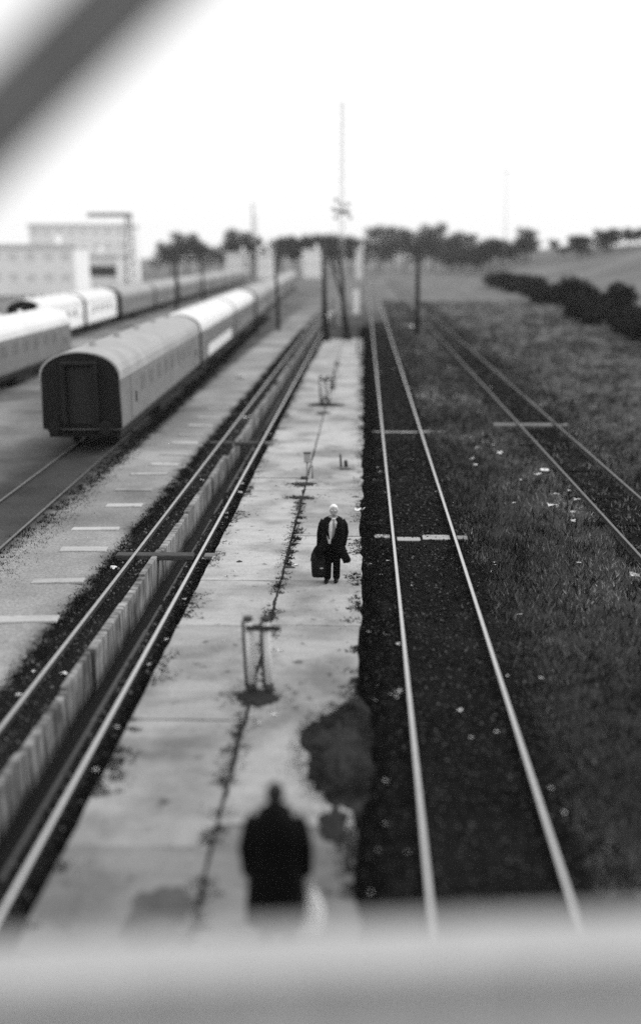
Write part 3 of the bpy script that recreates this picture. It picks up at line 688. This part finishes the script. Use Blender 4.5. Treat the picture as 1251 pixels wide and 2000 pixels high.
PATCH = ((-1.70, 30.3, .42, .30, 160), (-1.74, 28.5, .36, .22, 110), (-.55, 32.6, .5, .22, 140), (-1.62, 14.8, .36, .33, 260), (-.32, 11.2, .16, .3, 90), (-1.62, 47.2, .7, .3, 120), (-.28, 13.1, .40, .95, 420))
pc = np.concatenate([np.full(p[4], k) for k, p in enumerate(PATCH)]); pa = np.array(PATCH)
def tufts(name, X_, Y_, z, hmin, hmax, material, label, wid=.012, nb=5):
    n = len(X_); it = iter((Y_,)); m_ = n * nb; px = np.repeat(X_, nb) + rng.normal(0, .03, m_); py = np.repeat(Y_, nb) + rng.normal(0, .03, m_)
    h = rng.uniform(hmin, hmax, m_); an = rng.uniform(0, 6.28, m_); wd = wid * rng.uniform(.6, 1.6, m_); lx, ly = rng.normal(0, .8, m_) * h, rng.normal(0, .8, m_) * h
    v_ = np.stack([np.stack([px - np.cos(an) * wd, py - np.sin(an) * wd, np.full(m_, z)], -1), np.stack([px + np.cos(an) * wd, py + np.sin(an) * wd, np.full(m_, z)], -1), np.stack([px + lx, py + ly, z + h], -1)], 1)
    return tag(from_arrays(name, v_.reshape(-1, 3), 3, np.arange(m_ * 3).reshape(-1, 3), material), label, kind='stuff')
tufts('grass', rng.normal(pa[pc, 0], pa[pc, 2] * .75), rng.normal(pa[pc, 1], pa[pc, 3] * .75), TOP - .004, .008, .035, 'dark_grass', 'short dark growth breaking the edges of the soil patches')
jy = np.concatenate([rng.uniform(8, 28, 1500), rng.uniform(49, 67, 420)]); keep = np.array([mnoise.noise((yy_ * .9, 4.0, 0)) + .35 * mnoise.noise((yy_ * 3.1, 1, 0)) for yy_ in jy]) > -.12
jy = jy[keep]; tufts('grass', -1.72 + rng.normal(0, .085, len(jy)) * np.where(jy > 40, 1.5, 1), jy, TOP - .004, .01, .045, 'dark_grass', 'short dark growth along the long joint of the platform')
ey = 8 * (85 / 8) ** rng.uniform(0, 1, 2600); ke = np.array([mnoise.noise((yy_ * .7, 14.0, 0)) + .5 * mnoise.noise((yy_ * 2.1, 11, 0)) for yy_ in ey]) > .02
ey = ey[ke]; tufts('grass', -.02 - np.abs(rng.normal(0, .13, len(ey))), ey, TOP - .004, .01, .05, 'dark_grass', 'dark growth creeping over the right edge of the platform')
ey = 8 * (85 / 8) ** rng.uniform(0, 1, 2200); ke = np.array([mnoise.noise((yy_ * .6, 24.0, 0)) + .5 * mnoise.noise((yy_ * 2.3, 21, 0)) for yy_ in ey]) > .05
ey = ey[ke]; tufts('grass', -3.42 + np.abs(rng.normal(0, .15, len(ey))), ey, TOP - .004, .01, .05, 'dark_grass', 'dark growth creeping over the left edge of the platform')
# weeds in the long joint of the platform: single clumps
def make_weed(seed, nb):
    r0 = np.random.default_rng(seed); px = r0.normal(0, .05, nb); py = r0.normal(0, .08, nb); h = r0.uniform(.03, .10, nb); an = r0.uniform(0, 6.28, nb); wd = r0.uniform(.008, .018, nb)
    lx, ly = r0.normal(0, .7, nb) * h, r0.normal(0, .7, nb) * h
    v_ = np.stack([np.stack([px - np.cos(an) * wd, py - np.sin(an) * wd, 0 * h], -1), np.stack([px + np.cos(an) * wd, py + np.sin(an) * wd, 0 * h], -1), np.stack([px + lx, py + ly, h], -1)], 1)
    return from_arrays('weed_clump', v_.reshape(-1, 3), 3, np.arange(nb * 3).reshape(-1, 3), 'weed_leaf')
wp = [make_weed(k, 60) for k in range(4)]
spots = [(-1.71 + random.gauss(0, .06), y + random.uniform(-.5, .5)) for y in np.concatenate([np.arange(16.6, 28, .55), np.arange(49.2, 68, 1.3)])]
for k, (x, y) in enumerate(spots):
    o = wp[k] if k < 4 else wp[k % 4].copy()
    if k >= 4: COL.objects.link(o)
    s_ = random.choice((.4, .55, .7, .9, 1.2)) * (1.25 if y > 45 else 1); o.location = (x, y, TOP - .005); o.scale = (s_ * 1.1, s_, s_ * .9); o.rotation_euler = (0, 0, random.uniform(0, 6.28))
    tag(o, 'small dark weed clump growing in the long joint of the platform', 'weed', 'weeds in the platform joint')
# ---------------------------------------------------------------- litter
def make_scrap(seed):
    r0 = random.Random(seed); bm = bmesh.new(); g_ = [[bm.verts.new(((i - 1.5) * .05 + r0.uniform(-.015, .015), (j - 1) * .06 + r0.uniform(-.02, .02), .01 + r0.uniform(0, .045))) for j in range(3)] for i in range(4)]
    for i in range(3):
        for j in range(2): bm.faces.new((g_[i][j], g_[i + 1][j], g_[i + 1][j + 1], g_[i][j + 1]))
    bmesh.ops.solidify(bm, geom=bm.faces[:], thickness=.004)
    return from_bm('paper_scrap', bm, 'paper')
sc_ = [make_scrap(k) for k in range(5)]; SCN = 0
def scrap(x, y, z, s_, label, group):
    global SCN
    o = sc_[SCN] if SCN < 5 else sc_[SCN % 5].copy()
    if SCN >= 5: COL.objects.link(o)
    SCN += 1; o.location = (x, y, z); o.scale = (s_, s_, s_); o.rotation_euler = (random.uniform(-.15, .15), random.uniform(-.15, .15), random.uniform(0, 6.28)); tag(o, label, 'litter', group)
scrap(-.06, 27.0, TOP + .004, 1.8, 'largest white paper at the platform edge behind the walking man', None)
scrap(.58, 15.2, -.10, 1.5, 'bright white scrap close to the left shiny rail in the foreground', None)
scrap(-6.95, 58.1, -.06, 4.0, 'white sheet lying on the yard beside the pit, far left of the posts', None)
scrap(4.4, 101, -.05, 5.0, 'white sheet in the grass at the foot of the far right pole', None)
scrap(5.9, 32.9, -.1, 1.6, 'pale scrap just left of the overgrown track, farther one', None)
scrap(5.3, 28.0, -.1, 1.9, 'pale scrap just left of the overgrown track, nearer one', None)
for k in range(70):
    y = 9 * (75 / 9) ** random.random(); x = random.choice((random.uniform(.08, .7), random.uniform(.1, .7), random.uniform(.9, 2.2), random.uniform(2.3, 3.2)))
    scrap(x, y, -.11, random.uniform(.25, .75) * (y / 20) ** .4, 'tiny white scrap of litter among the cinders of the shiny track', 'litter among the cinders')
for k in range(34):
    y = 12 * (70 / 12) ** random.random(); x = random.choice((random.uniform(-3.68, -3.48), random.uniform(-5.7, -5.32), random.uniform(-5.1, -4.85)))
    scrap(x, y, -.115, random.uniform(.3, .9) * (y / 20) ** .4, 'small white scrap of litter beside the pit track', 'litter beside the pit')
for k in range(22):
    y = 14 * (75 / 14) ** random.random(); scrap(random.uniform(2.9, 6.0) + .04 * y * random.random(), y, -.1, random.uniform(.5, 1.3) * (y / 20) ** .4, 'small pale scrap of litter in the right field', 'litter in the field')
for x, y in ((-1.45, 21.9), (-2.75, 21.4), (-2.9, 21.0), (-1.42, 16.8), (-1.3, 14.2), (-1.5, 13.9), (-2.45, 17.2), (-2.2, 24.0)):
    scrap(x, y, TOP, random.uniform(.45, .8), 'small white scrap of litter lying on the platform slabs', 'litter on the platform')
for x, y, s_, lb in ((-1.62, 21.75, .16, 'dark scrap of wood on the long joint near the man'), (-2.75, 22.1, .09, 'small dark scrap on the left platform slabs')):
    heap('debris', x, y, s_, s_ * .5, .04, 'post_dark', lb, 'debris', x, TOP + .004, 10)

# ---------------------------------------------------------------- people
def capsule_body(name, chains, balls, material, parent, vox=.008):
    bm = bmesh.new()
    for pts, rad in chains:
        tube(bm, pts, rad, 14)
        ball(bm, pts[0], rad[0], 12); ball(bm, pts[-1], rad[-1], 12)
    for c, r, s_ in balls: ball(bm, c, r, 18, s_)
    o = from_bm(name, bm, material, parent, True)
    r = o.modifiers.new('union', 'REMESH'); r.mode = 'VOXEL'; r.voxel_size = vox; r.use_smooth_shade = True
    s = o.modifiers.new('soften', 'SMOOTH'); s.factor = .5; s.iterations = 3
    return o
def hand(w_, d, side):
    """chains of a half-closed hand: w_ wrist point, d direction of the forearm"""
    w_ = Vector(w_); d = Vector(d).normalized(); sd_ = Vector((0, -1, 0)); n = Vector((side, 0, 0))
    ch = [([w_, w_ + d * .045, w_ + d * .085], [.026, .034, .034])]
    for k, ln in enumerate((.062, .072, .068, .055)):
        b_ = w_ + d * .085 + sd_ * (.027 - k * .018)
        ch.append(([b_, b_ + d * ln * .5, b_ + d * ln * .8 - n * ln * .45, b_ + d * ln * .45 - n * ln * .75], [.0095, .009, .0085, .008]))
    b_ = w_ + d * .03 + sd_ * .028
    ch.append(([b_, b_ + d * .035 + sd_ * .02 - n * .01, b_ + d * .065 + sd_ * .02 - n * .03], [.012, .0105, .009]))
    return ch
def coat(name, rings, material, parent, n=40, thick=.014, fold=.02, seed=0):
    """rings: z, left x, right x, front y, back y, opening centre x, opening half width (metres, at the front)"""
    bm = bmesh.new(); prev = None
    zs = [r_[0] for r_ in rings]; rows = 26
    for q in range(rows):
        z = zs[0] + (zs[-1] - zs[0]) * q / (rows - 1); val = [np.interp(z, zs[::-1], [r_[k] for r_ in rings][::-1]) for k in range(1, 7)]
        xl, xr, yf, yb, oc, ow = val; cx, cy, rx, ry = (xl + xr) / 2, (yf + yb) / 2, (xr - xl) / 2, (yb - yf) / 2
        an0 = math.acos(max(-1, min(1, (oc + ow - cx) / rx))); an1 = math.acos(max(-1, min(1, (oc - ow - cx) / rx)))
        ring = []
        for k in range(n + 1):
            if ow > 0: an = -an0 + (2 * math.pi - (an1 - an0)) * k / n      # from right lapel round the back to left lapel
            else: an = 2 * math.pi * k / n
            c_, s_ = math.cos(an), math.sin(an); e_ = .8
            f = 1 + fold * (q / rows) * math.sin(an * 7 + seed + q * .12) + fold * .6 * mnoise.noise((c_ * 2 + seed, s_ * 2, z * 5))
            ring.append(bm.verts.new((cx + rx * math.copysign(abs(c_) ** e_, c_) * f, cy + ry * math.copysign(abs(s_) ** e_, s_) * f, z)))
        if prev:
            for k in range(n): bm.faces.new((prev[k], prev[k + 1], ring[k + 1], ring[k]))
        prev = ring
    o = from_bm(name, bm, material, parent, True)
    md = o.modifiers.new('thickness', 'SOLIDIFY'); md.thickness = thick; md.offset = 0
    return o
# -- the walking man in the open coat
man = empty('person', (-.62, 20.75, TOP)); tag(man, 'white-haired man in long open black coat and white shirt carrying a dark bag', 'person')
LS, RS = (-.185, .02, 1.335), (.215, .02, 1.335)
LW, RW = (-.265, -.05, .80), (.235, -.07, .84)
ch = [([(.0, .01, .86), (.01, .015, 1.02), (.015, .02, 1.2), (.02, .02, 1.32)], [.13, .125, .14, .13]),
      ([(.02, .02, 1.3), (.025, .0, 1.43), (.028, -.015, 1.47)], [.07, .055, .055]),
      ([LS, (.0, .02, 1.31), RS], [.06, .09, .06]),
      ([(-.07, .01, .86), (-.085, -.05, .47), (-.10, .02, .09)], [.085, .055, .038]),
      ([(.085, .01, .86), (.095, -.01, .47), (.09, .06, .09)], [.085, .055, .038]),
      ([(-.10, .035, .045), (-.105, -.05, .04), (-.12, -.15, .035)], [.038, .038, .03]),
      ([(.09, .075, .045), (.095, -.01, .04), (.10, -.10, .035)], [.038, .038, .03]),
      ([LS, (-.245, .05, 1.07), LW], [.055, .045, .028]), ([RS, (.265, .06, 1.08), RW], [.055, .045, .028])]
ch += hand(LW, (-.02, -.05, -1), -1) + hand(RW, (-.02, -.15, -1), 1)
hb = [((.028, -.01, 1.565), .088, (.88, 1.05, 1.22)), ((.028, -.045, 1.505), .055, (.95, 1, 1)), ((.028, -.112, 1.545), .016, (.8, 1, 1.4)), ((-.052, -.005, 1.55), .02, (.5, 1, 1.5)), ((.108, -.005, 1.55), .02, (.5, 1, 1.5)), ((.028, -.1, 1.508), .016, (1.6, .6, .5)), ((.0, -.093, 1.572), .014, (1.3, .6, .6)), ((.056, -.093, 1.572), .014, (1.3, .6, .6))]
capsule_body('body', ch, hb, 'skin', man)
bm = bmesh.new()
ball(bm, (.028, .022, 1.600), .095, 24, (.90, 1.0, 1.0)); o = from_bm('hair', bm, 'white_hair', man, True)
for v_ in o.data.vertices:
    if v_.co.y < -.03 and v_.co.z < 1.635: v_.co.y = -.02; v_.co.x = .028 + (v_.co.x - .028) * .9
    v_.co += Vector((mnoise.noise(v_.co * 40), mnoise.noise(v_.co * 40 + Vector((3, 0, 0))), 0)) * .006
for k in (-1, 1):
    bm = bmesh.new(); ball(bm, (.028 + k * .030, -.094, 1.562), .011, 10, (1.2, .6, .7)); from_bm('eye', bm, 'dark_hair', man, True)
    tb('eyebrow', [(.028 + k * .014, -.105, 1.58), (.028 + k * .032, -.103, 1.586), (.028 + k * .05, -.088, 1.579)], .006, 'white_hair', man, 6)
tb('mouth', [(.006, -.098, 1.507), (.028, -.106, 1.506), (.05, -.098, 1.507)], .005, 'grey_tie', man, 6)
coat('shirt', [(1.415, -.07, .115, -.075, .09, 0, 0), (1.33, -.15, .18, -.145, .14, 0, 0), (1.15, -.165, .185, -.165, .165, 0, 0), (.96, -.15, .16, -.165, .16, 0, 0), (.88, -.145, .15, -.16, .155, 0, 0)], 'shirt', man, 28, .008, .01)
tie = bmesh.new(); tube(tie, [(.03, -.095, 1.40), (.035, -.165, 1.33), (.04, -.185, 1.2), (.03, -.195, 1.02)], [.018, .022, .03, .034], 8); o = from_bm('tie', tie, 'grey_tie', man, True); 
trs = [([(-.0, .01, .90), (.0, .01, .80)], [.155, .15]), ([(-.07, .01, .84), (-.085, -.05, .47), (-.10, .02, .10)], [.105, .082, .078]), ([(.085, .01, .84), (.095, -.01, .47), (.09, .06, .10)], [.105, .082, .078])]
capsule_body('trousers', trs, [], 'coat_black', man, .012)
for x, y_ in ((-.11, -.06), (.095, -.02)):
    bm = bmesh.new(); ball(bm, (x - .01, y_ - .03, .045), .06, 16, (.85, 2.1, .75)); ball(bm, (x, y_ + .07, .055), .05, 12, (.9, 1.1, 1.0)); from_bm('shoe', bm, 'shoe', man, True)
cr = [(1.42, -.085, .135, -.06, .115, .03, .055), (1.37, -.20, .235, -.11, .14, .015, .075), (1.30, -.225, .26, -.165, .165, .0, .08), (1.15, -.22, .265, -.195, .19, -.025, .07), (.99, -.215, .255, -.21, .19, -.05, .05), (.93, -.225, .25, -.21, .19, -.04, .02), (.86, -.27, .255, -.21, .2, -.03, .03), (.75, -.37, .28, -.21, .2, -.03, .06), (.62, -.425, .33, -.20, .22, -.02, .16), (.50, -.44, .39, -.17, .24, -.02, .22), (.45, -.44, .375, -.15, .25, -.02, .24)]
ct = coat('coat', cr, 'coat_black', man, 44, .016, .025, 1)
for S, E, W_ in ((LS, (-.25, .05, 1.07), LW), (RS, (.27, .06, 1.08), RW)):
    s1 = Vector(S) + Vector((0, 0, -.03)); tb('sleeve', [Vector((S[0] * .55, S[1], S[2] - .01)), Vector((S[0] * .97, S[1], S[2] - .02)), Vector((S[0] * 1.12, S[1] + .01, S[2] - .09)), E, Vector(W_) + Vector((0, .002, .0))], [.07, .084, .086, .076, .062], 'coat_black', ct, 16)
for sx_, x0 in ((-1, -.02), (1, .085)):      # lapels turned back over the chest
    bm = bmesh.new(); ps = [(x0 + sx_ * .0, -.10, 1.42), (x0 + sx_ * .075, -.15, 1.33), (x0 + sx_ * .05 - .03, -.205, 1.17), (x0 - .045 * (1 if sx_ > 0 else .3) - .02, -.22, 1.0)]
    tube(bm, ps, [.025, .035, .03, .012], 8); from_bm('lapel', bm, 'coat_black', ct, True)
bag = empty('bag', (-.62 - .27, 20.69, TOP + .13)); tag(bag, 'bulky black travel bag with a bright buckle held by the walking man', 'bag')
bm = bmesh.new(); prev = None
for z, xl, xr, dp in ((0, -.13, .13, .07), (.015, -.15, .15, .095), (.12, -.165, .155, .115), (.3, -.17, .15, .115), (.45, -.15, .13, .10), (.55, -.10, .10, .075), (.60, -.06, .08, .05)):
    ring = [bm.verts.new(((xl + xr) / 2 + (xr - xl) / 2 * math.copysign(abs(math.cos(k * math.pi / 12)) ** .45, math.cos(k * math.pi / 12)) * (1 + .05 * mnoise.noise((k * .7, z * 6, 0))), dp * math.copysign(abs(math.sin(k * math.pi / 12)) ** .5, math.sin(k * math.pi / 12)), z)) for k in range(24)]
    if prev:
        for k in range(24): bm.faces.new((prev[k], prev[(k + 1) % 24], ring[(k + 1) % 24], ring[k]))
    else: bm.faces.new(ring[::-1])
    prev = ring
bm.faces.new(prev); from_bm('case', bm, 'bag_black', bag, True)
bx('flap', (-.13, .12, -.128, -.118, .20, .40), 'bag_black', bag, bev=.004)
bx('buckle', (.02, .085, -.139, -.129, .215, .24), 'buckle', bag)
tb('handle', [(-.05, 0, .58), (-.04, 0, .615), (.0, 0, .625), (.04, 0, .615), (.05, 0, .58)], .011, 'bag_black', bag, 8)
# -- the near person in black, seen from behind
p2 = empty('person', (-.80, 8.80, TOP)); p2.scale = (1, 1, 1.03); tag(p2, 'person all in black seen from behind, close below the bridge, holding a white bag', 'person')
LS, RS = (-.20, .0, 1.45), (.20, .0, 1.45); LW, RW = (-.27, .04, .84), (.285, .06, .84)
ch = [([(0, 0, .92), (0, 0, 1.1), (0, 0, 1.28), (0, 0, 1.42)], [.14, .135, .15, .14]), ([(0, 0, 1.4), (0, .01, 1.56), (0, .02, 1.6)], [.075, .058, .058]), ([LS, (0, 0, 1.42), RS], [.065, .1, .065]),
      ([(-.09, 0, .92), (-.10, .03, .5), (-.10, -.04, .09)], [.095, .062, .042]), ([(.09, 0, .92), (.10, .08, .5), (.10, .1, .09)], [.095, .062, .042]),
      ([(-.10, -.06, .045), (-.105, .03, .04), (-.11, .13, .035)], [.04, .04, .032]), ([(.10, .08, .045), (.105, .17, .04), (.11, .27, .035)], [.04, .04, .032]),
      ([LS, (-.27, -.04, 1.15), LW], [.06, .048, .03]), ([RS, (.275, -.03, 1.15), RW], [.06, .048, .03])]
ch += hand(LW, (0, .1, -1), -1) + hand(RW, (0, .1, -1), 1)
hb = [((0, .02, 1.685), .09, (.86, 1.05, 1.22)), ((0, .065, 1.62), .055, (.95, 1, 1)), ((0, .13, 1.665), .016, (.8, 1, 1.4)), ((-.08, .015, 1.67), .02, (.5, 1, 1.5)), ((.08, .015, 1.67), .02, (.5, 1, 1.5))]
capsule_body('body', ch, hb, 'skin', p2)
bm = bmesh.new(); ball(bm, (0, .0, 1.70), .1, 18, (.88, 1.0, 1.1)); ball(bm, (0, -.035, 1.62), .075, 14, (.95, .75, 1.3)); from_bm('hair', bm, 'dark_hair', p2, True)
capsule_body('trousers', [([(0, 0, .96), (0, 0, .86)], [.16, .155]), ([(-.09, 0, .9), (-.10, .03, .5), (-.10, -.04, .1)], [.11, .09, .08]), ([(.09, 0, .9), (.10, .08, .5), (.10, .1, .1)], [.11, .09, .08])], [], 'coat_black', p2, .014)
for x, y_ in ((-.105, .03), (.105, .17)):
    bm = bmesh.new(); ball(bm, (x, y_ + .03, .045), .06, 16, (.85, 2.1, .75)); ball(bm, (x, y_ - .08, .055), .05, 12, (.9, 1.1, 1.0)); from_bm('shoe', bm, 'shoe', p2, True)
c2_ = coat('coat', [(1.57, -.075, .075, -.075, .09, 0, 0), (1.51, -.15, .15, -.11, .12, 0, 0), (1.46, -.235, .235, -.15, .15, 0, 0), (1.3, -.265, .265, -.185, .18, 0, 0), (1.1, -.25, .25, -.18, .18, 0, 0), (.9, -.26, .26, -.2, .2, 0, 0), (.6, -.285, .275, -.22, .23, 0, 0), (.42, -.30, .28, -.23, .25, 0, 0)], 'coat_black', p2, 44, .016, .02, 4)
for S, E, W_ in ((LS, (-.28, -.04, 1.15), LW), (RS, (.285, -.03, 1.15), RW)):
    s1 = Vector(S) + Vector((0, 0, -.03)); tb('sleeve', [Vector((S[0] * .55, S[1], S[2] - .01)), Vector((S[0] * .97, S[1], S[2] - .02)), Vector((S[0] * 1.12, S[1] + .01, S[2] - .09)), E, W_], [.075, .09, .092, .08, .066], 'coat_black', c2_, 16)
# the bag hangs beside the right leg
wb = empty('plastic_bag', (-.80 + .345, 8.86, TOP + .20)); tag(wb, 'slim white plastic bag hanging from the hand of the near person', 'bag')
bm = bmesh.new()
prev = None
for q in range(9):
    f = q / 8; z = .50 * f; rw = .12 * (1 - .75 * max(0, f - .55) / .45) * (.75 + .25 * min(1, f * 4)); rd = .05 * (1 - .7 * max(0, f - .5) / .5)
    ring = [bm.verts.new((rw * math.cos(k * math.pi / 8) * (1 + .12 * mnoise.noise((k, q * .5, 2))), rd * math.sin(k * math.pi / 8) * (1 + .2 * mnoise.noise((k, q * .5, 5))), z)) for k in range(16)]
    if prev:
        for k in range(16): bm.faces.new((prev[k], prev[(k + 1) % 16], ring[(k + 1) % 16], ring[k]))
    else: bm.faces.new(ring[::-1])
    prev = ring
from_bm('pouch', bm, 'plastic_bag', wb, True)
tb('handle', [(-.02, 0, .49), (-.015, 0, .54), (.0, 0, .555), (.015, 0, .54), (.02, 0, .49)], .006, 'plastic_bag', wb, 6)

# ---------------------------------------------------------------- haze over the yard
hz = bx('haze', (-1200, 1200, -80, 1500, -2.5, 45), 'paper'); hz.data.materials.clear(); tag(hz, kind='stuff')
m = bpy.data.materials.new('haze_air'); m.use_nodes = True; t = m.node_tree; t.nodes.clear()
pv = t.nodes.new('ShaderNodeVolumePrincipled'); pv.inputs['Color'].default_value = (.95, .95, .95, 1); pv.inputs['Density'].default_value = .00017; pv.inputs['Anisotropy'].default_value = .2
ou = t.nodes.new('ShaderNodeOutputMaterial'); t.links.new(pv.outputs[0], ou.inputs['Volume']); hz.data.materials.append(m)
